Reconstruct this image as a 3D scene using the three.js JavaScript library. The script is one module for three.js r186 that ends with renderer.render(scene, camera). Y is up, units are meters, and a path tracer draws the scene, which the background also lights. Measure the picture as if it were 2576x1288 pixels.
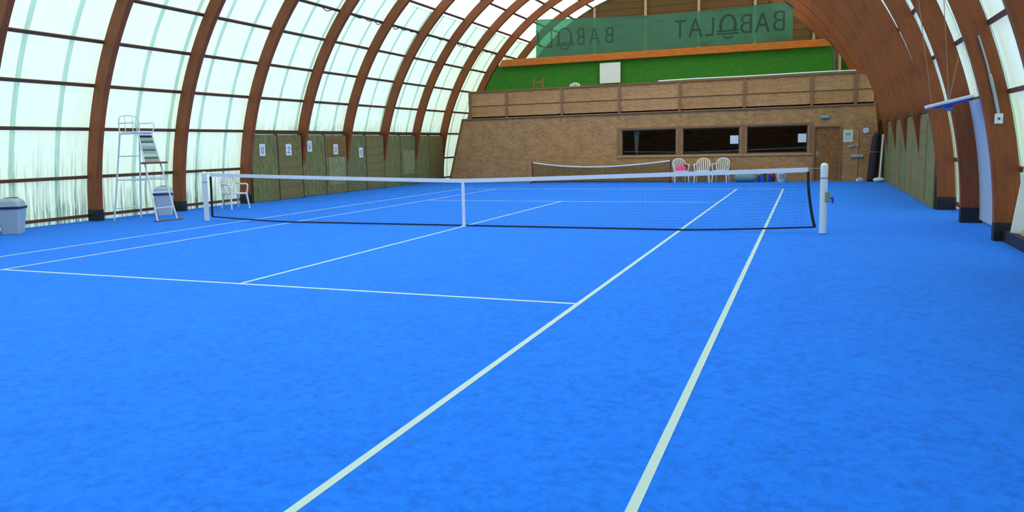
import * as THREE from 'three';
import { RoundedBoxGeometry } from 'three/addons/geometries/RoundedBoxGeometry.js';
import { mergeGeometries } from 'three/addons/utils/BufferGeometryUtils.js';

// ---------------------------------------------------------------- camera, sky, exposure
const scene = new THREE.Scene();
const camera = new THREE.PerspectiveCamera(37.1708, 2, 0.05, 400);
camera.position.set(6.1331, 1.5461, 13.4254);
camera.rotation.set(-0.1197, 0.3953, -0.0235, 'YXZ');
camera.setViewOffset(2576, 1288, 56.58, 46.97, 2576, 1288);
const renderer = new THREE.WebGLRenderer({ antialias: true });
renderer.toneMapping = THREE.LinearToneMapping;
renderer.toneMappingExposure = 1.0;
renderer.shadowMap.enabled = true;
scene.background = new THREE.Color(1.0, 1.0, 1.0);       // overcast white sky
scene.backgroundIntensity = 2.75;

// ---------------------------------------------------------------- helpers
let seed = 20240611;
const rnd = () => { seed = (seed * 1664525 + 1013904223) >>> 0; return seed / 4294967296; };
const rr = (a, b) => a + (b - a) * rnd();
const V = (x = 0, y = 0, z = 0) => new THREE.Vector3(x, y, z);
const used = {};
function numbered(name) { const k = used[name] = (used[name] ?? -1) + 1; return k ? `${name}_${String(k).padStart(3, '0')}` : name; }
function mesh(name, geo, mat, parent) {
  const m = new THREE.Mesh(geo, mat); m.name = name; m.castShadow = m.receiveShadow = true; parent.add(m); return m;
}
function tag(o, label, category, group, kind) {
  o.userData = { label, category }; if (group) o.userData.group = group; if (kind) o.userData.kind = kind; return o;
}
function thing(name, label, category, [x, y, z] = [0, 0, 0], turn = 0, group, kind) {
  const o = new THREE.Group(); o.name = numbered(name); scene.add(o); o.position.set(x, y, z); o.rotation.y = turn;
  return tag(o, label, category, group, kind);
}
function solo(name, geo, mat, label, category, group, kind) {
  return tag(mesh(numbered(name), geo, mat, scene), label, category, group, kind);
}
function dup(src, [x, y, z], turn, label, group) {
  const r = src.clone(); r.name = numbered(src.name.replace(/_\d{3}$/, '')); scene.add(r); r.position.set(x, y, z); r.rotation.y = turn;
  r.userData = { ...src.userData }; if (label) r.userData.label = label; if (group) r.userData.group = group; return r;
}
const box = (w, h, d, x = 0, y = 0, z = 0) => new THREE.BoxGeometry(w, h, d).translate(x, y, z);
const rbox = (w, h, d, r, x = 0, y = 0, z = 0) => new RoundedBoxGeometry(w, h, d, 2, r).translate(x, y, z);
const cyl = (r0, r1, h, x = 0, y = 0, z = 0, n = 20) => new THREE.CylinderGeometry(r0, r1, h, n).translate(x, y, z);
const tube = (pts, r, n = 24, m = 8) => new THREE.TubeGeometry(new THREE.CatmullRomCurve3(pts.map(p => V(...p))), n, r, m);
function bar(a, b, r, m = 8) {                            // straight round bar from a to b
  const A = V(...a), B = V(...b), d = B.clone().sub(A), g = new THREE.CylinderGeometry(r, r, d.length(), m);
  g.applyQuaternion(new THREE.Quaternion().setFromUnitVectors(V(0, 1, 0), d.clone().normalize()));
  return g.translate((A.x + B.x) / 2, (A.y + B.y) / 2, (A.z + B.z) / 2);
}
const merge = gs => mergeGeometries(gs.map(g => { const h = g.index ? g.toNonIndexed() : g; for (const k of Object.keys(h.attributes)) if (!['position', 'normal', 'uv'].includes(k)) h.deleteAttribute(k); return h; }));
function extrude(shape, depth, bevel = 0) {
  return new THREE.ExtrudeGeometry(shape, { depth, bevelEnabled: bevel > 0, bevelSize: bevel, bevelThickness: bevel, bevelSegments: 2, curveSegments: 24 });
}
function wind(g) {                                         // turn every triangle to face the way its normals point
  const p = g.attributes.position, n = g.attributes.normal, I = g.index.array, v = [V(), V(), V()], m = V();
  for (let i = 0; i < I.length; i += 3) {
    m.set(0, 0, 0); for (let k = 0; k < 3; k++) { v[k].fromBufferAttribute(p, I[i + k]); m.x += n.getX(I[i + k]); m.y += n.getY(I[i + k]); m.z += n.getZ(I[i + k]); }
    if (v[1].sub(v[0]).cross(v[2].sub(v[0])).dot(m) < 0) { const t = I[i + 1]; I[i + 1] = I[i + 2]; I[i + 2] = t; }
  }
  return g;
}
// ---------------------------------------------------------------- procedural textures
function lattice(n, s) { let q = s; const r = () => { q = (q * 1664525 + 1013904223) >>> 0; return q / 4294967296; }; return Float32Array.from({ length: n * n }, r); }
function noiseAt(lat, n, x, y) {                          // tiling value noise, n cells a side, x and y in 0..1
  const fx = x * n, fy = y * n, i = Math.floor(fx), j = Math.floor(fy), s = t => t * t * (3 - 2 * t), u = s(fx - i), v = s(fy - j);
  const g = (a, b) => lat[((b % n + n) % n) * n + ((a % n + n) % n)];
  return (g(i, j) * (1 - u) + g(i + 1, j) * u) * (1 - v) + (g(i, j + 1) * (1 - u) + g(i + 1, j + 1) * u) * v;
}
function texture(w, h, fn, srgb = true) {
  const d = new Uint8Array(w * h * 4);
  for (let j = 0; j < h; j++) for (let i = 0; i < w; i++) {
    const c = fn(i / w, j / h, i, j), k = 4 * (j * w + i);
    for (let a = 0; a < 3; a++) d[k + a] = Math.max(0, Math.min(255, Math.round(255 * c[a]))); d[k + 3] = 255;
  }
  const t = new THREE.DataTexture(d, w, h); t.magFilter = THREE.LinearFilter; t.minFilter = THREE.LinearMipmapLinearFilter; t.generateMipmaps = true;
  t.wrapS = t.wrapT = THREE.RepeatWrapping; if (srgb) t.colorSpace = THREE.SRGBColorSpace; t.needsUpdate = true; return t;
}
const mul = (c, k) => [c[0] * k, c[1] * k, c[2] * k];
const L8 = lattice(8, 7), L16 = lattice(16, 11), L32 = lattice(32, 13), L64 = lattice(64, 17), L128 = lattice(128, 19), L256 = lattice(256, 23);
const rep = (t, u, v) => { const c = t.clone(); c.repeat.set(u, v); c.needsUpdate = true; return c; };
// felt carpet: fine fibre grain and soft brushed patches, one tile is 4 m
const carpetTex = texture(1024, 1024, (x, y) => {
  const k = 0.84 + 0.03 * noiseAt(L16, 16, x, y) + 0.09 * noiseAt(L64, 64, x, y) + 0.09 * noiseAt(L128, 128, x, y) + 0.08 * noiseAt(L256, 256, x, y) + 0.02 * noiseAt(L8, 8, x, y);
  return [0.93 * k, 0.95 * k, k];
});
const carpetBump = texture(512, 512, (x, y) => { const k = 0.5 * noiseAt(L256, 256, x, y) + 0.5 * noiseAt(L128, 128, x, y); return [k, k, k]; }, false);
// laminated timber: one tile is 2 m along the grain, 0.4 m across (ten laminations)
const glulamTex = texture(512, 256, (x, y) => {
  const lam = Math.floor(y * 10), e = y * 10 - lam, t = noiseAt(L32, 32, x * 0.25, (lam * 7 % 10) / 10 + y * 0.05);
  const g = noiseAt(L256, 256, x * 0.06, y * 1) * 0.28 + noiseAt(L64, 64, x * 0.2, y) * 0.2;
  const k = (0.76 + 0.55 * g + 0.14 * (t - 0.5) + 0.08 * noiseAt(L16, 16, x, y)) * (e < 0.06 ? 0.84 : 1);
  return [k, k * 0.95, k * 0.9];
});
// oriented-strand and plywood panels, one tile is 2.4 m
const plyTex = texture(1024, 1024, (x, y) => {
  const k = 0.62 + 0.20 * noiseAt(L256, 256, x * 0.35, y) + 0.16 * noiseAt(L128, 128, x, y) + 0.14 * noiseAt(L32, 32, x * 0.5, y) + 0.08 * noiseAt(L8, 8, x, y);
  const kn = noiseAt(L64, 64, x, y) > 0.9 ? 0.8 : 1;
  return [k * kn, k * kn * 0.97, k * kn * 0.93];
});
const grainTex = texture(512, 512, (x, y) => { const k = 0.66 + 0.24 * noiseAt(L256, 256, x * 0.05, y) + 0.16 * noiseAt(L64, 64, x * 0.12, y) + 0.1 * noiseAt(L16, 16, x, y); return [k, k * 0.97, k * 0.93]; });
// weathered board panels with mildew mottling
const panelTex = texture(512, 512, (x, y) => {
  const a = noiseAt(L16, 16, x, y), b = noiseAt(L64, 64, x, y * 0.4), k = 0.68 + 0.16 * b + 0.18 * noiseAt(L128, 128, x, y * 0.3);
  return [k * (0.92 + 0.14 * a), k, k * (0.98 - 0.12 * a)];
});
const concreteTex = texture(512, 512, (x, y) => { const k = 0.7 + 0.15 * noiseAt(L64, 64, x, y) + 0.15 * noiseAt(L256, 256, x, y); return [k, k, k]; });
// roof sheets: algae and rain streaks; one tile is 4.4 m along the hall and 7.4 m up the sheet
function streakTex(foot, reach, count, s) {
  const W = 1024, H = 1024, a = new Float32Array(W * H); let q = s; const r = () => { q = (q * 1664525 + 1013904223) >>> 0; return q / 4294967296; };
  for (let n = 0; n < count; n++) {
    const u = r() * W, w = 1.4 + 9 * r() * r(), y0 = foot / 7.4 * H - 4 * r(), len = (0.15 + 0.85 * r() * r()) * reach / 7.4 * H, d = 0.05 + 0.2 * r();
    for (let j = Math.max(0, Math.floor(y0)); j < Math.min(H, y0 + len); j++) for (let i = -Math.ceil(w); i <= w; i++) {
      const t = (j - y0) / len, f = 1 - Math.abs(i) / (w + 0.5), x = ((Math.floor(u + i + 3 * Math.sin(j * 0.02 + n)) % W) + W) % W;
      a[j * W + x] += d * f * Math.min(1, (1 - t) * 4) * (0.7 + 0.6 * noiseAt(L128, 128, x / W, j / H * 0.3));
    }
  }
  return texture(W, H, (x, y, i, j) => {
    const d = Math.min(0.62, a[j * W + i]), k = 0.955 + 0.03 * noiseAt(L64, 64, x, y * 0.5) + 0.015 * noiseAt(L256, 256, x, y * 0.1);
    return [k * (1 - 0.98 * d), k * (1 - 0.8 * d), k * (1 - 0.8 * d)];
  });
}
const streakLow = streakTex(0, 2.3, 300, 5), streakMid = streakTex(2.1, 0.75, 230, 9);
const streakFew = streakTex(0, 0.6, 60, 15);
const lawnTex = texture(256, 256, (x, y) => { const k = 0.6 + 0.4 * noiseAt(L64, 64, x, y); return [k, k, k]; });

// ---------------------------------------------------------------- materials (base colours are linear)
const std = (r, g, b, o = {}) => { const m = new THREE.MeshStandardMaterial({ roughness: 0.8, metalness: 0, ...o }); m.color.setRGB(r, g, b); return m; };
const phys = (r, g, b, o = {}) => { const m = new THREE.MeshPhysicalMaterial({ roughness: 0.8, metalness: 0, ...o }); m.color.setRGB(r, g, b); return m; };
const M = {
  carpet: phys(0.018, 0.222, 0.97, { specularIntensity: 0.2, sheen: 0.55, sheenRoughness: 0.6, sheenColor: new THREE.Color(0.35, 0.75, 1), map: rep(carpetTex, 0.25, 0.25), bumpMap: rep(carpetBump, 1, 1), bumpScale: 0.003, roughness: 0.96 }),
  line: std(0.54, 0.70, 0.67, { roughness: 0.8 }),
  glulam: std(0.33, 0.088, 0.013, { map: rep(glulamTex, 0.5, 2.5), roughness: 0.62 }),
  purlin: std(0.17, 0.075, 0.04, { map: rep(grainTex, 1, 1) }),
  sheetLow: phys(0.77, 0.97, 0.82, { map: streakLow, roughness: 1, transmission: 0.49, thickness: 0, side: THREE.DoubleSide }),
  sheetMid: phys(0.77, 0.97, 0.82, { map: streakMid, roughness: 1, transmission: 0.49, thickness: 0, side: THREE.DoubleSide }),
  sheetFew: phys(0.77, 0.97, 0.82, { map: streakFew, roughness: 1, transmission: 0.49, thickness: 0, side: THREE.DoubleSide }),
  sheetTop: phys(0.86, 0.97, 0.93, { roughness: 1, transmission: 0.75, thickness: 0, side: THREE.DoubleSide }),
  lining: phys(0.42, 0.52, 0.62, { roughness: 0.55 }),
  shoe: std(0.012, 0.012, 0.014, { roughness: 0.5 }),
  ply: std(0.60, 0.32, 0.125, { map: rep(plyTex, 0.42, 0.42) }),
  plyPale: std(0.64, 0.35, 0.145, { map: rep(plyTex, 0.42, 0.42) }),
  batten: std(0.36, 0.19, 0.085, { map: rep(grainTex, 1, 2) }),
  beam: std(0.72, 0.21, 0.022, { map: rep(grainTex, 0.4, 2) }),
  gable: std(0.18, 0.08, 0.018, { map: rep(grainTex, 0.4, 2) }),
  gableB: std(0.15, 0.085, 0.018, { map: rep(grainTex, 0.4, 2) }),
  paleWood: std(0.62, 0.47, 0.30, { map: rep(grainTex, 1, 1) }),
  door: std(0.38, 0.17, 0.045, { map: rep(grainTex, 1.2, 0.5) }),
  green: std(0.040, 0.24, 0.014, { map: rep(carpetTex, 0.2, 0.2), roughness: 0.9 }),
  olive: [std(0.29, 0.27, 0.10, { map: rep(panelTex, 0.45, 0.45) }), std(0.33, 0.25, 0.095, { map: rep(panelTex, 0.5, 0.4) }), std(0.25, 0.255, 0.105, { map: rep(panelTex, 0.4, 0.5) })],
  olivePale: std(0.40, 0.39, 0.20, { map: rep(panelTex, 0.5, 0.5) }),
  russet: std(0.34, 0.18, 0.055, { map: rep(panelTex, 0.5, 0.5) }),
  stud: std(0.06, 0.045, 0.022),
  white: std(0.82, 0.86, 0.84, { roughness: 0.5 }),
  plastic: phys(0.82, 0.84, 0.80, { roughness: 0.38 }),
  tape: std(0.80, 0.84, 0.84, { roughness: 0.8 }),
  post: phys(0.80, 0.86, 0.80, { roughness: 0.35 }),
  greyBand: std(0.30, 0.36, 0.42),
  black: std(0.012, 0.013, 0.018, { roughness: 0.75 }),
  cord: std(0.03, 0.035, 0.05, { roughness: 0.9 }),
  binGrey: phys(0.42, 0.52, 0.56, { roughness: 0.42 }),
  binPale: phys(0.56, 0.64, 0.65, { roughness: 0.42 }),
  binRim: phys(0.02, 0.03, 0.06, { roughness: 0.4 }),
  slatGreen: std(0.03, 0.17, 0.10, { roughness: 0.6 }),
  slatPale: std(0.55, 0.62, 0.58, { roughness: 0.6 }),
  slatGrey: std(0.30, 0.42, 0.36, { roughness: 0.6 }),
  seatRed: std(0.25, 0.07, 0.04, { roughness: 0.6 }),
  red: std(0.20, 0.018, 0.016, { roughness: 0.55 }),
  pink: std(0.85, 0.10, 0.26, { roughness: 0.9 }),
  blue: phys(0.03, 0.08, 0.62, { roughness: 0.4 }),
  blueDeep: std(0.02, 0.04, 0.42, { roughness: 0.5 }),
  teal: std(0.16, 0.30, 0.32, { roughness: 0.85 }),
  leafGreen: std(0.05, 0.22, 0.05, { roughness: 0.8 }),
  oliveNet: std(0.10, 0.09, 0.02, { roughness: 0.9 }),
  metal: std(0.45, 0.50, 0.50, { roughness: 0.45, metalness: 0.6 }),
  conduit: phys(0.42, 0.50, 0.50, { roughness: 0.4 }),
  glass: phys(0.92, 0.97, 0.95, { roughness: 0, transmission: 1, thickness: 0, ior: 1.5 }),
  curtain: std(0.22, 0.26, 0.22, { roughness: 0.95 }),
  concrete: std(0.30, 0.29, 0.26, { map: rep(concreteTex, 0.4, 0.4) }),
  lawn: std(0.05, 0.10, 0.03, { map: rep(lawnTex, 0.5, 0.5) }),
  tarp: std(0.016, 0.017, 0.018, { roughness: 0.7 }),
  wire: std(0.30, 0.20, 0.13, { roughness: 0.6 }),
  lampBlue: phys(0.05, 0.08, 0.62, { roughness: 0.4 }),
};

// ---------------------------------------------------------------- the hall: measures
const XC = -0.263, R0 = 8.935, R1 = 9.26, Z0 = 0.489, BAY = 2.63, ZG = -25.86, ZN = 18.95, RS = 9.35, ZB = -16.54;
const polar = (r, t) => [XC + r * Math.cos(t), r * Math.sin(t)];
const DEG = Math.PI / 180;
// ground outside
{
  const g = new THREE.PlaneGeometry(260, 260).rotateX(-Math.PI / 2).translate(0, -0.2, 0);
  const uv = g.attributes.uv; for (let i = 0; i < uv.count; i++) uv.setXY(i, uv.getX(i) * 260, uv.getY(i) * 260);
  solo('ground', g, M.lawn, 'green lawn around the outside of the hall', 'lawn', null, 'structure');
}
// floor: felt carpet with painted court lines
const floor = thing('floor', 'bright blue felt tennis carpet with white painted court lines', 'floor', [0, 0, 0], 0, null, 'structure');
{
  const w = 2 * RS + 0.1, d = ZN - ZG, g = new THREE.BoxGeometry(w, 0.25, d).translate(XC, -0.125, (ZN + ZG) / 2), p = g.attributes.position, uv = g.attributes.uv;
  for (let i = 0; i < uv.count; i++) uv.setXY(i, p.getX(i), p.getZ(i));
  mesh('carpet', g, M.carpet, floor);
  const W = 0.05, line = (x0, x1, z0, z1) => mesh('painted_line', box(x1 - x0, 0.004, z1 - z0, (x0 + x1) / 2, 0.001, (z0 + z1) / 2), M.line, floor);
  for (const s of [-1, 1]) {
    line(s * 4.115 - W / 2, s * 4.115 + W / 2, -11.885, 11.885); line(s * 5.485 - W / 2, s * 5.485 + W / 2, -11.885, 11.885);
    line(-4.09, 4.09, s * 6.4 - W / 2, s * 6.4 + W / 2); line(-5.51, 5.51, s * 11.91 - W / 2, s * 11.91 + W / 2);
  }
  line(-W / 2, W / 2, -6.375, 6.375);
}
// curved solids around the hall axis: r0..r1, t0..t1 (radians), z0..z1; uv in metres (arc, radius or depth)
function arcSolid(r0, r1, t0, t1, z0, z1, n) {
  const P = [], N = [], U = [], I = [];
  const strip = (fa, fb) => { const b = P.length / 3; for (let i = 0; i <= n; i++) { const t = t0 + (t1 - t0) * i / n; for (const f of [fa, fb]) { const [p, nn, u] = f(t); P.push(...p); N.push(...nn); U.push(...u); } } for (let i = 0; i < n; i++) { const k = b + 2 * i; I.push(k, k + 1, k + 2, k + 2, k + 1, k + 3); } };
  const pt = (r, t, z, nn, v) => [[XC + r * Math.cos(t), r * Math.sin(t), z], nn, [r0 * t, v]];
  strip(t => pt(r1, t, z1, [0, 0, 1], r1 - r0), t => pt(r0, t, z1, [0, 0, 1], 0));
  strip(t => pt(r0, t, z0, [0, 0, -1], 0), t => pt(r1, t, z0, [0, 0, -1], r1 - r0));
  strip(t => pt(r0, t, z1, [-Math.cos(t), -Math.sin(t), 0], 0), t => pt(r0, t, z0, [-Math.cos(t), -Math.sin(t), 0], z1 - z0));
  strip(t => pt(r1, t, z0, [Math.cos(t), Math.sin(t), 0], 0), t => pt(r1, t, z1, [Math.cos(t), Math.sin(t), 0], z1 - z0));
  for (const t of [t0, t1]) { const b = P.length / 3, s = t === t0 ? 1 : -1; for (const [r, z] of [[r0, z0], [r1, z0], [r1, z1], [r0, z1]]) { P.push(XC + r * Math.cos(t), r * Math.sin(t), z); N.push(s * Math.sin(t), -s * Math.cos(t), 0); U.push(r - r0, z - z0); } I.push(b, b + 1, b + 2, b, b + 2, b + 3); }
  const g = new THREE.BufferGeometry(); g.setAttribute('position', new THREE.Float32BufferAttribute(P, 3)); g.setAttribute('normal', new THREE.Float32BufferAttribute(N, 3)); g.setAttribute('uv', new THREE.Float32BufferAttribute(U, 2)); g.setIndex(I); return wind(g);
}
// glulam arches
const archZ = []; for (let k = -6; k <= 9; k++) archZ.push(Z0 - k * BAY);
{
  const gA = arcSolid(R0, R1, 0, Math.PI, -0.14, 0, 96), gS = rbox(0.34, 0.27, 0.16, 0.006);
  archZ.forEach((z, i) => {
    const a = thing('timber_arch', 'brown laminated timber arch with black steel feet spanning the hall', 'arch', [0, 0, z], 0, 'timber arches of the hall', 'structure');
    mesh('arch_beam', gA, M.glulam, a);
    for (const s of [-1, 1]) { const f = mesh('steel_foot', gS, M.shoe, a); f.position.set(XC + s * (R0 + 0.1625), 0.135, -0.07); f.userData.label = 'black steel foot of the arch'; }
  });
}
// purlins
{
  const angs = [0.75, 6.4, 13.35, 19.65, 26.0, 32.6, 39.0, 45.5, 52.0, 58.5, 65, 71.5, 78, 84.5], len = ZN - ZG;
  const g = new THREE.BoxGeometry(0.062, 0.07, len); const uv = g.attributes.uv; for (let i = 0; i < uv.count; i++) uv.setXY(i, uv.getX(i) * 10, uv.getY(i) * 0.3);
  for (const a of angs) for (const s of [0, 1]) {
    const t = (s ? 180 - a : a) * DEG, [x, y] = polar(R1 + 0.0325, t), m = solo('purlin', g, M.purlin, 'thin dark timber purlin running the length of the hall outside the arches', 'purlin', 'purlins under the roof sheets', 'structure');
    m.position.set(x, y, (ZN + ZG) / 2); m.rotation.z = t;
  }
}
// translucent roof sheets, lapped every 1.09 m along the hall
const vault = thing('ceiling', 'barrel vault of lapped translucent pale green plastic sheets', 'roof', [0, 0, 0], 0, null, 'structure');
{
  const sheet = (t0, t1, z0, z1, r, mat, u0, flip) => {
    const n = 12, P = [], N = [], U = [], I = [];
    for (let i = 0; i <= n; i++) { const t = t0 + (t1 - t0) * i / n; for (const z of [z0, z1]) { P.push(XC + r * Math.cos(t), r * Math.sin(t), z); N.push(-Math.cos(t), -Math.sin(t), 0); U.push((z - z0) / 4.4 + u0, (flip ? Math.PI - t : t) * r / 7.4); } }
    for (let i = 0; i < n; i++) { const k = 2 * i; I.push(k, k + 2, k + 1, k + 1, k + 2, k + 3); }
    const g = new THREE.BufferGeometry(); g.setAttribute('position', new THREE.Float32BufferAttribute(P, 3)); g.setAttribute('normal', new THREE.Float32BufferAttribute(N, 3)); g.setAttribute('uv', new THREE.Float32BufferAttribute(U, 2)); g.setIndex(I);
    mesh('roof_sheet', wind(g), mat, vault);
  };
  const cuts = [];
  for (let z = 3.42; z > ZG + 0.2; z -= 1.075) cuts.push([z, 1.075]);
  cuts.unshift([3.42 + 15.53, 15.53 / 7], ...[...Array(6).keys()].map(i => [3.42 + 15.53 / 7 * (6 - i), 15.53 / 7]));
  cuts.forEach(([zt, w], i) => {
    const zb = Math.max(ZG, zt - w), lap = 0.125, r = RS + (i % 2) * 0.006;
    for (const [a, b, side] of [[0, 44.5, 1], [44.2, 90.2, 1], [89.8, 135.8, 0], [135.5, 180, 0]]) {
      const low = a === 0 || b === 180, mat = !low ? M.sheetTop : (b === 180 ? (zt > -4.4 ? M.sheetLow : M.sheetMid) : M.sheetFew);
      sheet(a * DEG, b * DEG, zb - lap, zt, r + (low ? 0 : 0.004), mat, (i * 0.377) % 1, b === 180);
    }
  });
}
// end walls of the vault
function halfDisc(r) { const s = new THREE.Shape(); s.moveTo(-r, -0.02); s.absarc(0, 0, r, Math.PI, 0, true); s.lineTo(r, -0.02); s.closePath(); return s; }
{
  solo('wall_front', extrude(halfDisc(RS + 0.05), 0.2).translate(XC, 0, ZN), M.gable, 'brown timber gable wall closing the near end of the hall', 'wall', null, 'structure');
  const g = thing('wall_gable', 'dark brown plank gable wall high above the gallery', 'wall', [0, 0, 0], 0, null, 'structure');
  mesh('backing', extrude(halfDisc(RS + 0.05), 0.2).translate(XC, 0, ZG - 0.24), M.stud, g);
  for (let y = 0; y < 9.3; y += 0.33) {
    const w = 2 * Math.sqrt(Math.max(0.01, 9.4 * 9.4 - (y + 0.32) ** 2)); if (w < 1) break;
    mesh('plank', box(w, 0.318, 0.03, XC, y + 0.16, ZG - 0.02), Math.round(y / 0.33) % 3 === 1 ? M.gableB : M.gable, g);
  }
  for (const x of [-6.7, -4.1, -1.49, 1.1, 3.7, 6.3]) mesh('post', box(0.12, Math.sqrt(9.3 * 9.3 - (x - XC) ** 2) - 0.05, 0.1, x, (Math.sqrt(9.3 * 9.3 - (x - XC) ** 2) - 0.05) / 2, ZG + 0.05), M.paleWood, g);
}
// board panels along the foot of the side walls, two to a bay
function boardWall(name, label, x, s, more = 0) {
  const w = thing(name, label, 'wall', [x, 0, 0], 0, null, 'structure'), H = 2.06;
  for (let k = 2; k <= 6; k++) {
    const za = Z0 - k * BAY - (k === 2 ? 0.14 : 0), zb = Z0 - (k + 1) * BAY, zm = (za + zb) / 2;
    [[za, zm], [zm, zb]].forEach(([a, b], j) => {
      const i = (k - 2) * 2 + j, d = a - b - 0.05;
      const pm = mesh('board_panel', rbox(0.03, H - 0.04, d, 0.006, 0, H / 2 - 0.01 + 0.012, (a + b) / 2), M.olive[[0, 1, 0, 1, 2, 1, 0, 2, 0, 1][i]], w);
      if (s > 0 && i === 3) { mesh('patch_board', box(0.012, 0.62, d * 0.86, 0.02, 1.62, (a + b) / 2), M.russet, pm); mesh('patch_board', box(0.012, 0.95, d * 0.8, 0.02, 0.8, (a + b) / 2), M.olivePale, pm); }
      if (s > 0 && i === 7) mesh('patch_board', box(0.012, 0.98, 0.95, 0.02, 0.95, (a + b) / 2), M.olivePale, pm);
      if (i % 4 === 1) for (let y = 0.25; y < 2; y += 0.3) mesh('plank', box(0.012, 0.285, d * 0.97, 0.018 * s, y, (a + b) / 2), M.olive[1], pm);
    });
    for (const z of [za - 0.01, zm]) mesh('stud', box(0.06, H, 0.09, -0.045 * s, H / 2, z), M.stud, w);
  }
  const zs = Z0 - 2 * BAY - 0.14, ze = Z0 - 7 * BAY;
  for (let k = -more; k < -1; k++) mesh('board_panel', rbox(0.03, H - 0.02, BAY - 0.05, 0.006, 0, H / 2, Z0 - (k + 0.5) * BAY), M.olive[0], w);
  mesh('top_rail', box(0.2, 0.06, zs - ze, -0.06 * s, H + 0.03, (zs + ze) / 2), M.stud, w);
  return w;
}
boardWall('wall_left', 'weathered olive board panels standing between the arch feet beside the white plastic chair', XC - 8.885, 1);
boardWall('wall_right', 'weathered olive board panels standing between the arch feet beside the clubhouse door', XC + 8.885, -1, 6);
// grey-blue lining sheet at the foot of one bay
solo('wall_lining', arcSolid(9.215, 9.255, 0.4 * DEG, 13.3 * DEG, Z0 - BAY, Z0 - 0.14, 16), M.lining, 'pale grey-blue lining sheet between two arch feet below the hanging fixture', 'wall panel', null, 'structure');

// ---------------------------------------------------------------- clubhouse at the far end
const wins = [[-0.62, 1.48], [1.73, 3.80], [4.06, 6.14]], WY0 = 1.04, WY1 = 2.02;
const club = thing('wall_back', 'brown wooden clubhouse front with three dark windows below the gallery', 'wall', [0, 0, 0], 0, null, 'structure');
{
  const s = new THREE.Shape([[-8.17, 0], [8.62, 0], [8.30, 2.70], [-7.46, 2.70]].map(p => new THREE.Vector2(...p)));
  for (const [a, b] of wins) s.holes.push(new THREE.Path([[a, WY0], [a, WY1], [b, WY1], [b, WY0]].map(p => new THREE.Vector2(...p))));
  s.holes.push(new THREE.Path([[6.38, 0.02], [6.38, 1.93], [7.2, 1.93], [7.2, 0.02]].map(p => new THREE.Vector2(...p))));
  mesh('wall_panel', extrude(s, 0.14).translate(0, 0, ZB - 0.14), M.ply, club);
  mesh('end_board', new THREE.ExtrudeGeometry(new THREE.Shape([[-8.23, 0], [-8.14, 0], [-7.43, 2.7], [-7.52, 2.7]].map(p => new THREE.Vector2(...p))), { depth: 0.17, bevelEnabled: false }).translate(0, 0, ZB - 0.15), M.door, club);
  mesh('ledge', box(15.75, 0.05, 0.07, 0.42, 2.68, ZB + 0.035), M.batten, club);
  for (const x of [-0.74, 1.605, 3.93, 6.26]) mesh('window_post', box(0.13, 1.2, 0.03, x, 1.52, ZB + 0.015), M.batten, club);
  mesh('window_head', box(7.1, 0.07, 0.03, 2.76, 2.075, ZB + 0.014), M.batten, club);
  mesh('window_apron', box(7.1, 0.07, 0.04, 2.76, 0.985, ZB + 0.02), M.plyPale, club);
  // the unlit room behind the windows
  mesh('room_lining', box(15.6, 0.06, 9.0, 0.42, 2.63, ZB - 4.65), M.ply, club);
  mesh('room_lining', box(15.5, 2.6, 0.06, 0.37, 1.3, ZB - 9.1), M.ply, club);
  mesh('room_lining', box(15.4, 0.02, 8.9, 0.37, 0.012, ZB - 4.62), M.ply, club);
  mesh('room_lining', box(0.06, 2.6, 8.9, -7.4, 1.3, ZB - 4.62), M.ply, club);
  mesh('room_lining', box(0.06, 2.6, 8.9, 8.1, 1.3, ZB - 4.62), M.ply, club);
  mesh('gallery_floor', box(15.5, 0.08, 9.25, 0.58, 2.72, ZB - 4.64), M.batten, club);
}
wins.forEach(([a, b], i) => {
  const w = thing(`window_${i + 1}`, ['dark clubhouse window with a thin pale curtain inside', 'dark clubhouse window between the other two, with one white paper', 'dark clubhouse window beside the wooden door'][i], 'window', [(a + b) / 2, 0, ZB - 0.06], 0, null, 'structure');
  const W = b - a, H = WY1 - WY0, ym = (WY0 + WY1) / 2;
  mesh('pane', box(W - 0.04, H - 0.04, 0.006, 0, ym, 0), M.glass, w);
  const f = []; for (const s of [-1, 1]) { f.push(box(W, 0.035, 0.05, 0, ym + s * (H / 2 - 0.0175), 0), box(0.035, H - 0.07, 0.05, s * (W / 2 - 0.0175), ym, 0)); }
  mesh('frame', merge(f), M.stud, w);
});
{
  const c = thing('curtain', 'thin pale curtain hanging behind the clubhouse window', 'curtain', [-0.1, 0, ZB - 0.3]);
  const g = new THREE.PlaneGeometry(0.24, 1.05, 24, 6), p = g.attributes.position;
  for (let i = 0; i < p.count; i++) { const x = p.getX(i), y = p.getY(i); p.setXYZ(i, x * (0.35 + 0.65 * Math.pow((y + 0.53) / 1.06, 1.4)), y, 0.025 * Math.sin(x * 75)); }
  g.computeVertexNormals(); mesh('cloth', g.translate(0, 1.52, 0), Object.assign(M.curtain, { side: THREE.DoubleSide }), c);
  mesh('rail', bar([-0.5, 2.06, 0], [0.5, 2.06, 0], 0.012), M.metal, c);
}
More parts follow.
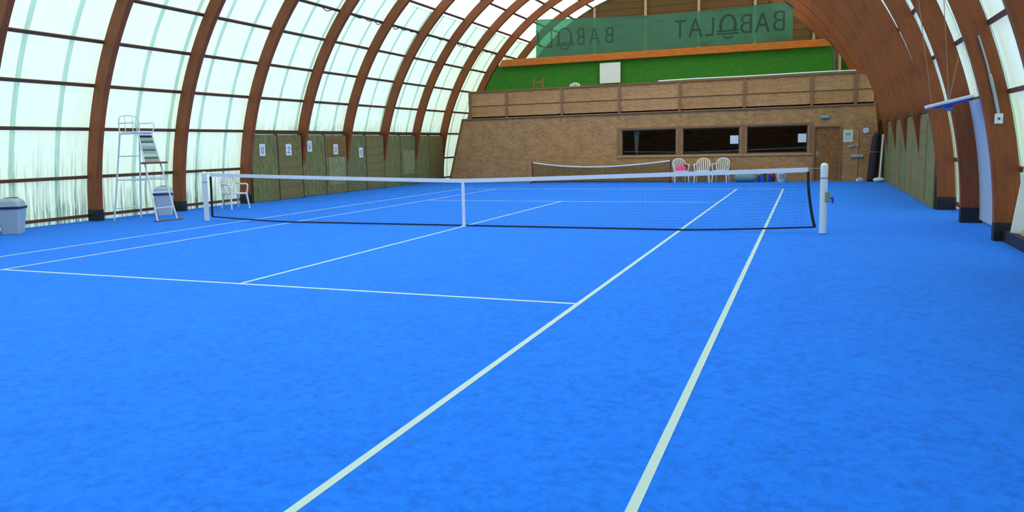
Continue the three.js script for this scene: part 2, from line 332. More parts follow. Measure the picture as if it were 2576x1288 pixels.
{
  const d = thing('door_1', 'plain brown wooden clubhouse door with a metal handle', 'door', [6.79, 0, ZB - 0.05], 0, null, 'structure');
  mesh('leaf', rbox(0.80, 1.9, 0.05, 0.005, 0, 0.965, 0), M.door, d);
  mesh('frame', merge([box(0.07, 1.99, 0.04, -0.43, 0.995, 0.07), box(0.07, 1.99, 0.04, 0.43, 0.995, 0.07), box(0.79, 0.07, 0.04, 0, 1.955, 0.07)]), M.batten, d);
  const h = mesh('handle', merge([rbox(0.045, 0.2, 0.012, 0.004, -0.33, 0.98, 0.03), bar([-0.33, 1.0, 0.03], [-0.33, 1.0, 0.085], 0.009), bar([-0.33, 1.0, 0.08], [-0.22, 1.0, 0.08], 0.009)]), M.metal, d); h.userData.label = 'metal lever handle';
}
// gallery parapet
{
  const g = thing('gallery_parapet', 'brown plywood gallery parapet with upright battens above the windows', 'parapet', [0, 0, 0], 0, null, 'structure');
  const xs = [-7.15, -5.5, -3.1, -0.75, 1.57, 3.92, 6.21, 7.63, 8.25], zf = ZB - 0.03;
  for (let i = 0; i < xs.length - 1; i++) {
    const w = xs[i + 1] - xs[i] - 0.012, x = (xs[i] + xs[i + 1]) / 2;
    mesh('panel', rbox(w, 0.475, 0.03, 0.004, x, 2.945, zf), i % 2 ? M.plyPale : M.ply, g);
    mesh('panel', rbox(w, 0.545, 0.03, 0.004, x, 3.492, zf - (i % 3 === 0 ? 0.006 : 0)), i % 3 ? M.ply : M.plyPale, g);
    mesh('upright', box(0.085, 1.08, 0.05, xs[i] + 0.04, 3.25, zf + 0.04), M.batten, g);
  }
  mesh('middle_rail', box(15.4, 0.09, 0.03, 0.57, 3.2, zf - 0.04), M.batten, g);
  mesh('top_rail', box(15.45, 0.06, 0.12, 0.57, 3.80, zf), M.door, g);
  mesh('end_board', box(0.04, 1.1, 0.3, -7.17, 3.27, zf - 0.12), M.door, g);
}
{
  const t = solo('rail_pipe', tube([[0.8, 3.855, ZB - 0.02], [1.9, 3.87, ZB - 0.02], [4.2, 3.862, ZB - 0.02], [6.5, 3.874, ZB - 0.02], [7.66, 3.864, ZB - 0.02]], 0.026, 40, 8), M.white, 'long white pipe lying along the top of the gallery parapet', 'pipe');
}
// green wall, beam and hanging net above the gallery
const ZV = Z0 - 8 * BAY;                                    // plane of the arch behind the gallery
{
  const g = thing('wall_gallery', 'bright green boarded wall at the back of the gallery', 'wall', [0, 0, 0], 0, null, 'structure');
  const s = new THREE.Shape(); s.moveTo(-8.9, 2.74); s.lineTo(-8.72, 2.9);
  for (let i = 0; i <= 12; i++) { const y = 2.9 + (5.3 - 2.9) * i / 12; s.lineTo(XC - Math.sqrt(8.92 ** 2 - y * y), y); }
  s.lineTo(6.98, 5.3); s.lineTo(6.98, 2.74); s.closePath();
  mesh('green_panel', extrude(s, 0.06).translate(0, 0, ZV - 0.12), M.green, g);
  mesh('corner_post', box(0.1, 2.5, 0.1, 7.05, 3.98, ZV - 0.1), M.slatGreen, g);
  mesh('door_jamb', box(0.1, 2.4, 0.12, 7.26, 3.93, ZV - 0.09), M.paleWood, g);
  mesh('recessed_panel', box(1.3, 2.5, 0.05, 7.9, 3.98, ZV - 0.6), M.green, g);
  const b = solo('gallery_beam', (() => { const h = new THREE.Shape(); h.moveTo(-7.32, 5.20); h.lineTo(6.95, 5.18); h.lineTo(6.68, 5.45); h.lineTo(-7.12, 5.5); h.closePath(); return extrude(h, 0.14, 0.01).translate(0, 0, ZV + 0.02); })(), M.beam, 'orange timber beam above the green gallery wall', 'beam', null, 'structure');
}
{
  const W = 1536, H = 256, cv = document.createElement('canvas'); cv.width = W; cv.height = H; const c = cv.getContext('2d');
  c.fillStyle = '#ffffff'; c.fillRect(0, 0, W, H);
  const px = x => (x + 5.52) / 11.0 * W;
  const word = (x0, x1, col, size, y0) => {                 // seen from the back of the net, so the lettering is mirrored
    c.save(); c.translate(px(x1), y0); c.scale(-1, 1); c.fillStyle = col; c.strokeStyle = col; c.font = `${size}px sans-serif`; c.textBaseline = 'middle'; c.textAlign = 'center';
    const w = px(x1) - px(x0), let7 = [['B', 0.04], ['A', 0.19], ['B', 0.33], ['L', 0.66], ['A', 0.80], ['T', 0.945]];
    for (const [l, f] of let7) { c.save(); c.translate(f * w, 0); c.scale(0.72, 1); c.fillText(l, 0, 0); c.restore(); }
    c.lineWidth = size * 0.085; c.beginPath(); c.ellipse(0.5 * w, 0, w * 0.068, size * 0.40, 0, 0.8 * Math.PI, 2.2 * Math.PI); c.stroke();
    c.lineWidth = size * 0.06; for (const k of [0.20, 0.30]) { c.beginPath(); c.moveTo(0.40 * w, size * k); c.lineTo(0.60 * w, size * k); c.stroke(); }
    c.beginPath(); c.arc(0.5 * w, size * 0.32, w * 0.045, 0.1 * Math.PI, 0.9 * Math.PI); c.stroke();
    c.restore();
  };
  word(0.75, 5.15, '#83938a', 186, 124); word(-6.4, -1.9, '#97a69d', 150, 132);
  for (let i = 0; i < 60; i++) { c.fillStyle = `rgba(40,70,55,${rr(0.03, 0.10)})`; c.fillRect(rnd() * W, rnd() * H, rr(6, 90), rr(4, 40)); }
  const t = new THREE.CanvasTexture(cv); t.colorSpace = THREE.SRGBColorSpace;
  const g = new THREE.PlaneGeometry(11, 1.55, 80, 12), p = g.attributes.position;
  for (let i = 0; i < p.count; i++) { const x = p.getX(i), y = p.getY(i), sag = 0.10 * Math.cos(x * 0.28) * (y > 0 ? y / 0.78 : 0); p.setXYZ(i, x, y - sag + (x < 0 ? -x * 0.03 * (y > 0 ? 1 : 0) : 0), 0.035 * Math.sin(x * 1.7) + 0.03 * Math.sin(x * 4.1 + y * 2)); }
  g.computeVertexNormals();
  const n = thing('windbreak_net', 'see-through dark green windbreak net with mirrored lettering above the orange beam', 'net', [-0.02, 6.3, ZV - 0.08]);
  mesh('net_cloth', g, phys(0.075, 0.31, 0.155, { map: t, transmission: 0.62, roughness: 0.45, thickness: 0, side: THREE.DoubleSide }), n);
  mesh('top_cord', tube([[-5.5, 0.93, 0], [-2.8, 0.80, 0.01], [0, 0.68, 0], [2.8, 0.70, 0.01], [5.5, 0.76, 0]], 0.012, 40, 6), M.slatGreen, n);
}
solo('white_sheet', rbox(0.93, 0.89, 0.02, 0.004, -2.02, 4.63, ZV + 0.10), M.white, 'square white sheet fixed to the green gallery wall', 'sheet');

// ---------------------------------------------------------------- tennis net and posts
{
  const top = x => 0.914 + 0.156 * Math.pow(Math.abs(x) / 6.25, 1.15), bot = x => 0.018 + 0.085 * Math.max(0, (Math.abs(x) - 4.2) / 2.05) ** 1.3;
  const XL = -6.22, XR = 6.16;
  const n = thing('tennis_net', 'long tennis net with white headband stretched across the blue court', 'net', [0, 0, 0]);
  const g = []; const push = (ax, ay, bx, by, w) => { // thin square strand
    const dx = bx - ax, dy = by - ay, l = Math.hypot(dx, dy), nx = -dy / l * w, ny = dx / l * w;
    for (const [sx, sz] of [[1, 0], [0, 1]]) { const ox = nx * sx, oy = ny * sx, oz = w * sz; g.push(ax - ox, ay - oy, -oz, bx - ox, by - oy, -oz, bx + ox, by + oy, oz, ax - ox, ay - oy, -oz, bx + ox, by + oy, oz, ax + ox, ay + oy, oz); }
  };
  const NV = 276, NH = 19, hw = 0.0008;
  for (let i = 1; i < NV; i++) { const x = XL + (XR - XL) * i / NV; push(x, bot(x), x, top(x), hw); }
  for (let j = 1; j < NH; j++) for (let i = 0; i < 46; i++) { const a = XL + (XR - XL) * i / 46, b = XL + (XR - XL) * (i + 1) / 46, f = j / NH, y = x => bot(x) + (top(x) - bot(x)) * f; push(a, y(a), b, y(b), hw); }
  const bg = new THREE.BufferGeometry(); bg.setAttribute('position', new THREE.Float32BufferAttribute(g, 3)); bg.computeVertexNormals();
  const nm = mesh('netting', bg, Object.assign(M.cord, { side: THREE.DoubleSide }), n); nm.userData = { kind: 'stuff', label: 'fine dark netting' };
  // headband: a folded strip along the top
  const band = (fy0, fy1, th, x0, x1, mat, name) => {
    const P = [], I = [], N = 48;
    for (let i = 0; i <= N; i++) { const x = x0 + (x1 - x0) * i / N; P.push(x, fy0(x), th, x, fy1(x), th, x, fy1(x), -th, x, fy0(x), -th); }
    for (let i = 0; i < N; i++) for (let k = 0; k < 4; k++) { const a = 4 * i + k, b = 4 * i + (k + 1) % 4; I.push(a, a + 4, b, b, a + 4, b + 4); }
    I.push(0, 1, 2, 0, 2, 3); const e = 4 * N; I.push(e, e + 2, e + 1, e, e + 3, e + 2);
    const q = new THREE.BufferGeometry(); q.setAttribute('position', new THREE.Float32BufferAttribute(P, 3)); q.setIndex(I); const h = q.toNonIndexed(); h.computeVertexNormals(); return mesh(name, h, mat, n);
  };
  band(x => top(x) - 0.065, x => top(x) + 0.008, 0.012, XL, XR, M.tape, 'headband').userData.label = 'white headband along the top of the net';
  band(x => bot(x) - 0.012, x => bot(x) + 0.014, 0.008, XL - 0.02, XR + 0.12, M.black, 'bottom_cord');
  for (const [x, dx] of [[XL, -0.02], [XR, 0.12]]) mesh('side_band', merge([tube([[x, top(x) - 0.06, 0], [x + dx * 0.1, 0.75, 0], [x + dx * 0.55, 0.35, 0], [x + dx, bot(x), 0]], 0.026, 20, 6)]), M.black, n);
  mesh('centre_strap', merge([box(0.055, 0.92, 0.03, 0, 0.464, 0.0), box(0.12, 0.012, 0.06, 0, 0.008, 0)]), M.tape, n).userData.label = 'white centre strap';
  mesh('tension_cable', bar([XR, top(XR) - 0.01, 0], [6.34, 1.06, 0], 0.005, 6), M.metal, n); mesh('tension_cable', bar([XL, top(XL) - 0.01, 0], [-6.34, 1.06, 0], 0.005, 6), M.metal, n);
}
function netPost(x, h, label) {
  const p = thing('net_post', label, 'net post', [x, 0, 0]);
  const prof = [[0.0, 0], [0.062, 0], [0.062, 0.02], [0.056, 0.04], [0.056, h - 0.2], [0.058, h - 0.19], [0.058, h - 0.05], [0.048, h - 0.015], [0.02, h], [0, h]].map(a => new THREE.Vector2(...a));
  mesh('pole', new THREE.LatheGeometry(prof, 24), M.post, p);
  mesh('ring', new THREE.CylinderGeometry(0.0595, 0.0595, 0.025, 24).translate(0, h - 0.24, 0), M.greyBand, p);
  return p;
}
{
  const p = netPost(6.4, 1.145, 'white net post with a winding crank on its side');
  mesh('winder_box', rbox(0.07, 0.16, 0.08, 0.01, 0.06, 0.60, 0.03), M.olivePale, p);
  const c = mesh('crank', merge([bar([0.09, 0.58, 0.03], [0.14, 0.58, 0.03], 0.014), bar([0.135, 0.60, 0.03], [0.135, 0.50, 0.03], 0.014)]), M.blueDeep, p); c.userData.label = 'dark crank handle';
  netPost(-6.4, 1.12, 'white net post without a crank, next to the garden chair by the board panels');
}
// ---------------------------------------------------------------- white garden chairs
function gardenChair(label, group) {
  const t = thing('garden_chair', label, 'chair', [0, 0, 0], 0, group), m = M.plastic;
  const seat = new THREE.Shape(); seat.moveTo(-0.24, 0.22); seat.quadraticCurveTo(0, 0.26, 0.24, 0.22); seat.lineTo(0.20, -0.21); seat.quadraticCurveTo(0, -0.24, -0.20, -0.21); seat.closePath();
  mesh('seat', extrude(seat, 0.024, 0.006).rotateX(Math.PI / 2).translate(0, 0.43, 0), m, t);
  const leg = (a, b) => { const g = new THREE.CylinderGeometry(0.03, 0.019, 1, 8); const A = V(...a), B = V(...b), d = B.clone().sub(A); g.scale(1, d.length(), 1); g.applyQuaternion(new THREE.Quaternion().setFromUnitVectors(V(0, 1, 0), d.normalize())); g.translate((A.x + B.x) / 2, (A.y + B.y) / 2, (A.z + B.z) / 2); return mesh('leg', g, m, t); };
  for (const s of [-1, 1]) { leg([s * 0.27, 0.0, 0.27], [s * 0.235, 0.44, 0.20]); leg([s * 0.25, 0.0, -0.27], [s * 0.20, 0.44, -0.19]); }
  for (const s of [-1, 1]) mesh('armrest', tube([[s * 0.245, 0.43, 0.21], [s * 0.275, 0.62, 0.22], [s * 0.285, 0.665, 0.16], [s * 0.28, 0.665, -0.03], [s * 0.25, 0.68, -0.2], [s * 0.22, 0.70, -0.25]], 0.022, 26, 8), m, t);
  const b = mesh('backrest', merge([tube([[-0.20, 0.42, -0.20], [-0.235, 0.62, -0.25], [-0.21, 0.79, -0.30], [-0.11, 0.865, -0.325], [0, 0.885, -0.33], [0.11, 0.865, -0.325], [0.21, 0.79, -0.30], [0.235, 0.62, -0.25], [0.20, 0.42, -0.20]], 0.022, 48, 8)]), m, t);
  for (let i = -2; i <= 2; i++) mesh('back_slat', tube([[i * 0.068, 0.43, -0.21], [i * 0.078, 0.64, -0.265], [i * 0.072, 0.868 - 0.012 * i * i, -0.325]], 0.021, 10, 6).scale(1, 1, 1), m, b);
  return t;
}
{
  const c = gardenChair('white plastic garden chair beside the net post and the board panels'); c.position.set(-8.27, 0, -3.1); c.rotation.y = 1.25;
  const far = [[1.72, -16.1, 0.35, 'white plastic garden chair with a pink and red towel, in front of the clubhouse'], [2.54, -16.02, 0.0, 'white plastic garden chair standing between two others below the clubhouse windows'], [3.20, -16.12, -0.15, 'white plastic garden chair next to the bags in front of the clubhouse']];
  for (const [x, z, a, l] of far) dup(c, [x, 0, z], a, l, null);
}
{ // towel on the first of the far chairs
  const g = new THREE.PlaneGeometry(0.34, 0.30, 14, 12), p = g.attributes.position;
  for (let i = 0; i < p.count; i++) { const x = p.getX(i), y = p.getY(i); p.setXYZ(i, x, y, 0.05 * Math.sin(x * 14 + y * 5) + 0.04 * Math.cos(y * 17)); }
  g.computeVertexNormals(); g.rotateX(-0.95);
  const t = thing('towel', 'crumpled pink towel with a red one on a white garden chair', 'towel', [1.74, 0.57, -16.02], 0.35);
  mesh('pink_cloth', g, Object.assign(M.pink, { side: THREE.DoubleSide }), t);
  mesh('red_cloth', new THREE.SphereGeometry(0.09, 16, 12).scale(0.9, 1.0, 0.7).translate(0.16, 0.03, 0.02), M.red, t);
}
// ---------------------------------------------------------------- umpire chair
{
  const t = thing('umpire_chair', 'tall white steel umpire chair with green slats below its seat', 'umpire chair', [-8.2, 0, 0.0], -0.1);
  const m = M.white, r = 0.019, fx = y => 0.70 - 0.28 * y, fz = y => 0.27 - 0.045 * y, bx = y => -0.70 + 0.15 * y, bz = y => 0.36 - 0.05 * y, SY = 2.02;
  for (const s of [-1, 1]) {
    mesh('leg', bar([fx(0), 0, s * fz(0)], [fx(SY), SY, s * fz(SY)], r), m, t);
    mesh('leg', bar([bx(0), 0, s * bz(0)], [bx(SY), SY, s * bz(SY)], r), m, t);
    mesh('side_rail', bar([bx(SY), SY, s * bz(SY)], [fx(SY), SY, s * fz(SY)], r), m, t);
    mesh('side_rail', bar([bx(0.95), 0.95, s * bz(0.95)], [fx(0.95), 0.95, s * fz(0.95)], r * 0.75), m, t);
    mesh('armrest', tube([[bx(SY), 2.26, s * 0.25], [-0.1, 2.26, s * 0.26], [0.13, 2.25, s * 0.25], [0.17, 2.2, s * 0.24], [0.15, SY, s * 0.2]], 0.014, 20, 8), m, t);
  }
  for (const [y, w] of [[0.30, 1], [0.66, 1], [1.0, 1]]) mesh('rung', bar([fx(y), y, -fz(y)], [fx(y), y, fz(y)], 0.013), m, t);
  for (const y of [0.28, 0.95, 1.5]) mesh('cross_rail', bar([bx(y), y, -bz(y)], [bx(y), y, bz(y)], 0.013), m, t);
  mesh('foot_board', rbox(0.10, 0.025, 0.74, 0.006, 0.73, 0.013, 0), M.seatRed, t);
  mesh('step_board', rbox(0.20, 0.045, 0.58, 0.008, fx(1.33) + 0.06, 1.335, 0), M.seatRed, t).userData.label = 'red-brown foot board';
  mesh('seat', rbox(0.56, 0.04, 0.44, 0.01, -0.12, SY + 0.03, 0), m, t);
  // slatted panel between the front legs
  const tilt = Math.atan(0.28), p = mesh('slat_frame', bar([fx(1.98) + 0.012, 1.98, -0.17], [fx(1.98) + 0.012, 1.98, 0.17], 0.014), m, t);
  [M.slatGrey, M.slatGreen, M.slatPale, M.slatGrey, M.slatGreen, M.slatGrey, M.slatPale, M.slatGreen, M.slatGrey, M.black].forEach((mt, i) => { const y = 1.385 + 0.062 * i; mesh('slat', rbox(0.014, 0.058, 2 * fz(y) - 0.05, 0.003).rotateZ(tilt).translate(fx(y), y, 0), mt, p); });
  // backrest hoop
  const b = mesh('backrest', tube([[bx(SY), SY, -0.26], [-0.40, 2.30, -0.26], [-0.40, 2.41, -0.22], [-0.40, 2.41, 0.22], [-0.40, 2.30, 0.26], [bx(SY), SY, 0.26]], 0.014, 40, 8), m, t);
  for (const z of [-0.1, 0.1]) mesh('back_bar', bar([-0.40, 2.06, z], [-0.40, 2.41, z], 0.009), m, b);
}
// ---------------------------------------------------------------- litter bins
function litterBin(label, pos, turn, body) {
  const t = thing('litter_bin', label, 'bin', pos, turn, null);
  const ring = (w, d, y, r) => { const P = []; for (const [cx, cz, a0] of [[w / 2 - r, d / 2 - r, 0], [-w / 2 + r, d / 2 - r, 90], [-w / 2 + r, -d / 2 + r, 180], [w / 2 - r, -d / 2 + r, 270]]) for (let k = 0; k <= 5; k++) { const a = (a0 + 18 * k) * DEG; P.push([cx + r * Math.cos(a), y, cz + r * Math.sin(a)]); } return P; };
  const loft = rings => { const n = rings[0].length, P = rings.flat(2), I = []; for (let j = 0; j < rings.length - 1; j++) for (let i = 0; i < n; i++) { const a = j * n + i, b = j * n + (i + 1) % n; I.push(a, a + n, b, b, a + n, b + n); } const c0 = P.length / 3; P.push(0, rings[0][0][1], 0, 0, rings.at(-1)[0][1], 0); for (let i = 0; i < n; i++) { const e = (rings.length - 1) * n; I.push(c0, i, (i + 1) % n, c0 + 1, e + (i + 1) % n, e + i); } const g = new THREE.BufferGeometry(); g.setAttribute('position', new THREE.Float32BufferAttribute(P, 3)); g.setIndex(I); const h = g.toNonIndexed(); h.computeVertexNormals(); return h; };
  mesh('bin_body', loft([ring(0.32, 0.27, 0, 0.04), ring(0.34, 0.29, 0.02, 0.05), ring(0.44, 0.37, 0.52, 0.06)]), body, t);
  mesh('rim', loft([ring(0.46, 0.39, 0.515, 0.06), ring(0.49, 0.42, 0.525, 0.07), ring(0.49, 0.42, 0.555, 0.07), ring(0.46, 0.39, 0.565, 0.06)]), M.binRim, t).userData.label = 'dark rim';
  const l = mesh('lid', loft([ring(0.45, 0.38, 0.565, 0.06), ring(0.41, 0.35, 0.66, 0.06), ring(0.32, 0.28, 0.715, 0.07), ring(0.22, 0.2, 0.73, 0.07)]), body, t);
  mesh('swing_flap', rbox(0.20, 0.022, 0.16, 0.006, 0.02, 0.73, 0), M.binRim, l);
  return t;
}
litterBin('grey plastic swing-lid bin with dark rim standing alone against the streaked sheets', [-8.60, 0, 3.02], 0.55, M.binGrey);
litterBin('pale grey plastic swing-lid bin standing behind the umpire chair', [-8.72, 0, -1.05], 0.7, M.binPale);

// ---------------------------------------------------------------- numbered notices on the board panels
{
  const marks = ['0', '2', '6', '0', '8'], at = [[-5.42, 1.58, 0.26, 0.36], [-6.68, 1.57, 0.28, 0.36], [-7.82, 1.67, 0.24, 0.36], [-9.32, 1.55, 0.27, 0.35], [-10.98, 1.41, 0.26, 0.36]];
  const words = ['on the panel nearest the garden chair', 'on the second panel from the garden chair', 'beside an arch foot on the third board panel', 'on the russet patch of a board panel', 'on the fifth board panel from the garden chair'];
  at.forEach(([z, y, w, h], i) => {
    const cv = document.createElement('canvas'); cv.width = 96; cv.height = 128; const c = cv.getContext('2d'); c.fillStyle = '#e9efee'; c.fillRect(0, 0, 96, 128);
    c.fillStyle = '#7f97a3'; c.font = 'bold 104px sans-serif'; c.textAlign = 'center'; c.textBaseline = 'middle'; c.fillText(marks[i], 48, 68);
    const tx = new THREE.CanvasTexture(cv); tx.colorSpace = THREE.SRGBColorSpace;
    const paper = new THREE.MeshStandardMaterial({ map: tx, roughness: 0.9 });
    const o = solo('numbered_notice', box(w, h, 0.006), [M.white, M.white, M.white, M.white, paper, M.white], 'white paper notice with a grey number ' + words[i], 'notice', 'numbered notices');
    o.position.set(XC - 8.885 + (i % 4 === 1 ? 0.031 : i === 3 ? 0.032 : 0.02), y, z); o.rotation.y = Math.PI / 2; if (i === 1) o.rotation.z = 0;
  });
}
// papers, lamp, clock and tools on the clubhouse front
solo('paper_notice', box(0.31, 0.31, 0.004, 3.62, 1.56, ZB - 0.05), M.tape, 'white paper taped inside the window corner between two others', 'notice');
solo('paper_notice', box(0.30, 0.31, 0.004, 5.97, 1.56, ZB - 0.05), M.tape, 'white paper taped to the window next to the door', 'notice');
{
  const cv = document.createElement('canvas'); cv.width = 96; cv.height = 128; const c = cv.getContext('2d'); c.fillStyle = '#dfe6cf'; c.fillRect(0, 0, 96, 128); c.fillStyle = '#8fb0a0'; c.fillRect(20, 34, 56, 26); c.fillStyle = '#c9d3d6'; c.fillRect(16, 70, 64, 34); c.fillStyle = '#d8d68a'; c.fillRect(0, 0, 96, 12);
  const tx = new THREE.CanvasTexture(cv); tx.colorSpace = THREE.SRGBColorSpace;
  const o = solo('wall_poster', box(0.31, 0.44, 0.008), [M.white, M.white, M.white, M.white, new THREE.MeshStandardMaterial({ map: tx, roughness: 0.9 }), M.white], 'pale green poster pinned to the wooden wall beside the door', 'poster'); o.position.set(7.465, 1.6, ZB + 0.006);
}
{
  const t = thing('wall_clock', 'small round white clock on the clubhouse wall near the corner', 'clock', [8.03, 1.77, ZB]);
  mesh('case', new THREE.CylinderGeometry(0.105, 0.11, 0.04, 28).rotateX(Math.PI / 2).translate(0, 0, 0.022), M.metal, t);
  mesh('dial', new THREE.CylinderGeometry(0.095, 0.095, 0.006, 28).rotateX(Math.PI / 2).translate(0, 0, 0.044), M.white, t);
  mesh('hands', merge([box(0.008, 0.06, 0.003, 0, 0.028, 0.049), box(0.045, 0.008, 0.003, 0.02, 0, 0.049)]), M.black, t);
}
{
  const t = thing('bulkhead_lamp', 'small unlit grey bulkhead lamp above the clubhouse door', 'lamp', [6.70, 2.27, ZB]);
  mesh('base', rbox(0.30, 0.12, 0.05, 0.015, 0, 0, 0.026), M.greyBand, t);
  mesh('cover', rbox(0.28, 0.075, 0.07, 0.02, 0, 0.012, 0.078), M.slatGrey, t);
}
{
  const t = thing('court_broom', 'long-handled court broom hanging upright on the wall beside the poster', 'broom', [7.775, 0, ZB + 0.03]);
  mesh('handle', bar([0.0, 0.2, 0], [0.01, 1.84, 0], 0.016), M.paleWood, t);
  mesh('cross_bar', merge([rbox(0.40, 0.10, 0.05, 0.012, 0, 0.89, 0.025)]), M.conduit, t);
  mesh('hook_arm', merge([bar([-0.22, 1.22, 0.01], [0.03, 1.27, 0.01], 0.018), rbox(0.08, 0.07, 0.04, 0.01, -0.25, 1.22, 0.01), rbox(0.07, 0.09, 0.04, 0.01, 0, 1.27, 0.01)]), M.metal, t);
}
// rolled cover, leaning pole and oddments in the corner
{
  const t = thing('rolled_cover', 'tall black rolled cover leaning in the corner by the board panels', 'roll', [8.24, 0, ZB + 0.3]);
  const prof = [[0, 0], [0.15, 0], [0.16, 0.1], [0.155, 0.9], [0.13, 1.5], [0.08, 1.68], [0, 1.70]].map(a => new THREE.Vector2(...a));
  mesh('roll', new THREE.LatheGeometry(prof, 20).rotateZ(-0.07), M.tarp, t);
  mesh('strap', new THREE.TorusGeometry(0.158, 0.012, 8, 28).rotateX(Math.PI / 2).rotateZ(-0.07).translate(0.07, 1.02, 0), M.pink, t);
}
solo('leaning_pole', bar([8.46, 0.0, ZB + 0.62], [8.54, 1.62, ZB + 0.52], 0.035, 12), M.post, 'white pole leaning against the board panels next to the black roll', 'pole');
solo('cloth_heap', new THREE.SphereGeometry(0.14, 18, 12).scale(1.3, 0.6, 0.9).translate(8.42, 0.083, ZB + 0.86), M.plastic, 'small heap of white cloth on the floor by the leaning pole', 'cloth');
{
  const t = thing('floor_block', 'small white block on the carpet under the hanging broom', 'block', [7.86, 0, ZB + 0.32], 0.4);
  mesh('block', rbox(0.2, 0.10, 0.14, 0.02, 0, 0.05, 0), M.plastic, t); mesh('knob', cyl(0.03, 0.03, 0.05, 0, 0.12, 0, 14), M.plastic, t);
}
// ---------------------------------------------------------------- mini net and things on the floor by the clubhouse
{
  const z = -15.92, x0 = -4.13, x1 = 1.36, t = thing('mini_net', 'low olive practice net with sagging white top band on red posts', 'net', [0, 0, z]);
  const top = x => { const f = (x - x0) / (x1 - x0); return 0.82 - 0.2 * 4 * f * (1 - f) * (1.15 - 0.3 * f); };
  const P = []; for (let i = 0; i <= 12; i++) { const x = x0 + (x1 - x0) * i / 12; P.push([x, top(x), 0]); }
  mesh('top_band', tube(P, 0.03, 60, 6).scale(1, 1, 1), M.tape, t).userData.label = 'white top band';
  for (const x of [x0 - 0.02, x1 + 0.02]) { const p = mesh('post', bar([x, 0, 0], [x, 0.88, 0], 0.028, 10), M.red, t); mesh('foot', rbox(0.07, 0.04, 0.6, 0.01, x, 0.02, 0), M.red, p); }
  mesh('base_bar', bar([x0, 0.05, 0], [x1, 0.05, 0], 0.022), M.red, t);
  const g = []; for (let x = x0 + 0.03; x < x1; x += 0.042) g.push(box(0.012, top(x) - 0.08, 0.004, x, (top(x) + 0.05) / 2, 0));
  for (let j = 1; j < 15; j++) for (let i = 0; i < 12; i++) { const a = x0 + (x1 - x0) * i / 12, b = x0 + (x1 - x0) * (i + 1) / 12, f = j / 15, ya = 0.06 + (top(a) - 0.06) * f, yb = 0.06 + (top(b) - 0.06) * f; g.push(bar([a, ya, 0], [b, yb, 0], 0.006, 4)); }
  const nm = mesh('netting', merge(g), M.oliveNet, t); nm.userData = { kind: 'stuff', label: 'olive netting' };
}
{
  const t = thing('sports_bag', 'slumped grey-green sports bag on the carpet below the windows', 'bag', [4.06, 0, -16.12], 0.05);
  mesh('bag_body', new THREE.CapsuleGeometry(0.15, 0.5, 6, 16).rotateZ(Math.PI / 2).scale(1, 1, 1.1).translate(0, 0.15, 0), M.teal, t);
  mesh('strap', new THREE.TorusGeometry(0.15, 0.012, 8, 24, Math.PI).translate(0, 0.25, 0.08), M.black, t);
}
{
  const t = thing('potted_plant', 'low leafy green plant behind the blue bottles by the clubhouse', 'plant', [4.72, 0, -16.30]);
  mesh('pot', cyl(0.09, 0.07, 0.16, 0, 0.08, 0, 18), M.slatGreen, t);
  for (let i = 0; i < 16; i++) { const a = i * 2.4, l = rr(0.08, 0.14); const g = new THREE.SphereGeometry(1, 8, 6).scale(0.026, l, 0.01).translate(0, l, 0).rotateX(rr(0.2, 0.6)).rotateY(a).translate(0, 0.14, 0); mesh('leaf', g, M.leafGreen, t); }
}
function bottle(label, pos, mat, h) {
  const t = thing('water_bottle', label, 'bottle', pos);
  mesh('bottle_body', new THREE.LatheGeometry([[0, 0], [0.05, 0], [0.055, 0.02], [0.055, h * 0.7], [0.03, h * 0.85], [0.02, h * 0.9], [0, h * 0.9]].map(a => new THREE.Vector2(...a)), 18), mat, t);
  mesh('cap', cyl(0.024, 0.024, h * 0.11, 0, h * 0.945, 0, 14), M.white, t);
}
bottle('bright blue bottle standing next to the sports bag', [4.66, 0, -16.02], M.blue, 0.36);
bottle('dark blue bottle standing beside the red pouch', [4.90, 0, -16.1], M.blueDeep, 0.34);
bottle('small deep blue bottle next to the end of the sports bag', [4.53, 0, -16.2], M.blueDeep, 0.30);
{
  const t = thing('red_pouch', 'dark red pouch leaning on the white bucket', 'pouch', [5.02, 0, -16.22], 0.3);
  mesh('pouch_body', new THREE.SphereGeometry(0.1, 18, 14).scale(0.75, 1.5, 0.6).translate(0, 0.15, 0), M.red, t);
  mesh('drawstring', tube([[-0.03, 0.28, 0.03], [0.05, 0.33, 0.05], [0.1, 0.25, 0.06]], 0.006, 12, 6), M.black, t);
}
{
  const t = thing('bucket', 'white plastic bucket on the carpet below the window by the door', 'bucket', [5.30, 0, -16.05]);
  mesh('bucket_body', new THREE.LatheGeometry([[0, 0], [0.125, 0], [0.17, 0.36], [0.185, 0.36], [0.185, 0.39], [0.165, 0.39], [0.12, 0.02], [0, 0.02]].map(a => new THREE.Vector2(...a)), 28), M.plastic, t);
  mesh('handle', new THREE.TorusGeometry(0.18, 0.006, 6, 24, Math.PI).rotateX(0.5).translate(0, 0.37, 0), M.metal, t);
  mesh('blue_label', new THREE.CylinderGeometry(0.163, 0.145, 0.16, 20, 1, true, -0.5, 1.2).translate(0, 0.2, 0), M.slatGrey, t);
}
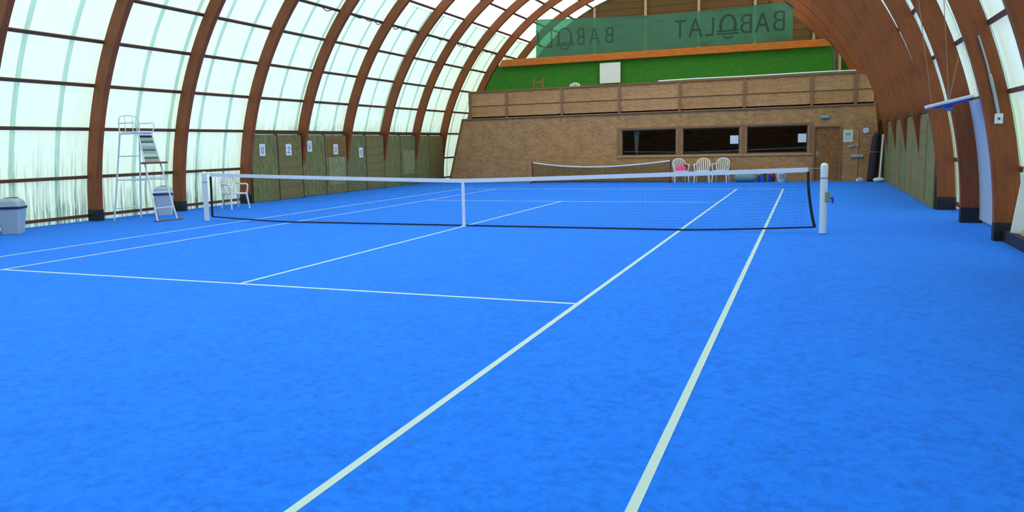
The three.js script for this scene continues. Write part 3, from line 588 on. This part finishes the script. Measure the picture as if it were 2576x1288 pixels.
// chairs seen above the gallery parapet
{
  const t = thing('wooden_chair', 'wooden chair whose back shows above the gallery parapet', 'chair', [-4.42, 2.76, -17.6], 0);
  for (const s of [-1, 1]) { mesh('leg', box(0.045, 0.45, 0.045, s * 0.19, 0.225, 0.36), M.paleWood, t); mesh('back_post', box(0.06, 1.56, 0.05, s * 0.20, 0.78, 0), M.batten, t); }
  mesh('seat', rbox(0.44, 0.035, 0.44, 0.01, 0, 0.465, 0.19), M.batten, t);
  mesh('back_rail', box(0.36, 0.07, 0.03, 0, 1.40, 0), M.batten, t); mesh('back_rail', box(0.36, 0.07, 0.03, 0, 1.12, 0), M.batten, t);
  const c = scene.getObjectByName('garden_chair'); dup(c, [-2.95, 3.19, -17.75], 0, 'white plastic garden chair raised on the gallery, only its top showing');
  const p = thing('gallery_podium', 'low brown platform carrying the white chair on the gallery', 'platform', [-2.95, 2.76, -17.75]);
  mesh('deck', rbox(0.9, 0.06, 0.9, 0.01, 0, 0.39, 0), M.batten, p); for (const s of [-1, 1]) mesh('skirt', box(0.05, 0.36, 0.85, s * 0.4, 0.18, 0), M.batten, p);
}
// ---------------------------------------------------------------- hanging fixture, switch box and plank on the lining side
{
  const A = V(7.94, 2.01, -1.2), B = V(8.60, 2.165, -1.2), C = A.clone().add(B).multiplyScalar(0.5), t = thing('hanging_fixture', 'white hanging fixture with blue underside slung on thin wires between two arches', 'fixture', [C.x, C.y, C.z]);
  const a = Math.atan2(B.y - A.y, B.x - A.x), l = A.distanceTo(B);
  mesh('reflector', rbox(l, 0.055, 0.34, 0.02).rotateZ(a), M.white, t);
  mesh('blue_underside', rbox(l * 0.72, 0.04, 0.28, 0.012, 0.03, -0.045, 0).rotateZ(a), M.lampBlue, t);
  mesh('bulb_holder', new THREE.LatheGeometry([[0, -0.15], [0.035, -0.15], [0.06, -0.12], [0.06, -0.07], [0.03, -0.05], [0, -0.05]].map(p => new THREE.Vector2(...p)), 18), M.greyBand, t);
  const w = (x0, x1, y1, dz) => mesh('wire', bar([x0, 0.01, 0], [x1, y1, dz], 0.006, 6), M.wire, t);
  w(0, -0.11, 2.0, -0.4); w(0, 0.17, 0.78, -0.4); w(-0.25, -0.46, 1.75, -0.4);
}
{
  const t = thing('switch_box', 'white switch box with grey conduit mounted on the face of an arch', 'switch', [8.645, 1.76, Z0 + 0.003]);
  mesh('box_body', rbox(0.10, 0.145, 0.05, 0.01, 0, 0, 0.025), M.white, t); mesh('toggle', rbox(0.024, 0.032, 0.012, 0.004, 0, 0, 0.055), M.binRim, t);
  mesh('conduit', tube([[-0.005, 0.07, 0.022], [-0.06, 0.33, 0.022], [-0.135, 0.63, 0.022]], 0.022, 16, 8), M.conduit, t);
  mesh('conduit', tube([[-0.125, 0.58, 0.02], [-0.2, 0.86, 0.02], [-0.30, 1.18, 0.02]], 0.013, 16, 8), M.conduit, t);
}
solo('leaning_plank', (() => { const g = rbox(0.14, 1.02, 0.03, 0.005); g.rotateX(-0.06); g.rotateZ(-0.14); return g.translate(8.875, 0.69, 1.1); })(), M.plastic, 'pale plank leaning against the sheets beside an arch foot', 'plank');
{
  const w = thing('timber_sill', 'black timber sill with pale offcuts lying at the foot of the sheets by the leaning plank', 'sill', [8.92, 0, 1.7]);
  mesh('sill', rbox(0.30, 0.17, 2.3, 0.008, 0, 0.085, 0), M.shoe, w);
  mesh('offcut', rbox(0.07, 0.06, 0.5, 0.006, -0.06, 0.205, -0.2), M.paleWood, w);
}
// cable looped along one purlin
{
  const P = [], [x, y] = polar(R1 - 0.03, 141 * DEG);
  for (let i = 0; i <= 60; i++) P.push([x + rr(-0.03, 0.03), y - rr(0.0, 0.11) * (i % 2), -4 - i * 0.3]);
  solo('cable_garland', tube(P, 0.014, 260, 5), M.black, 'loose dark cable looped along a purlin of the vault', 'cable');
}

renderer.render(scene, camera);
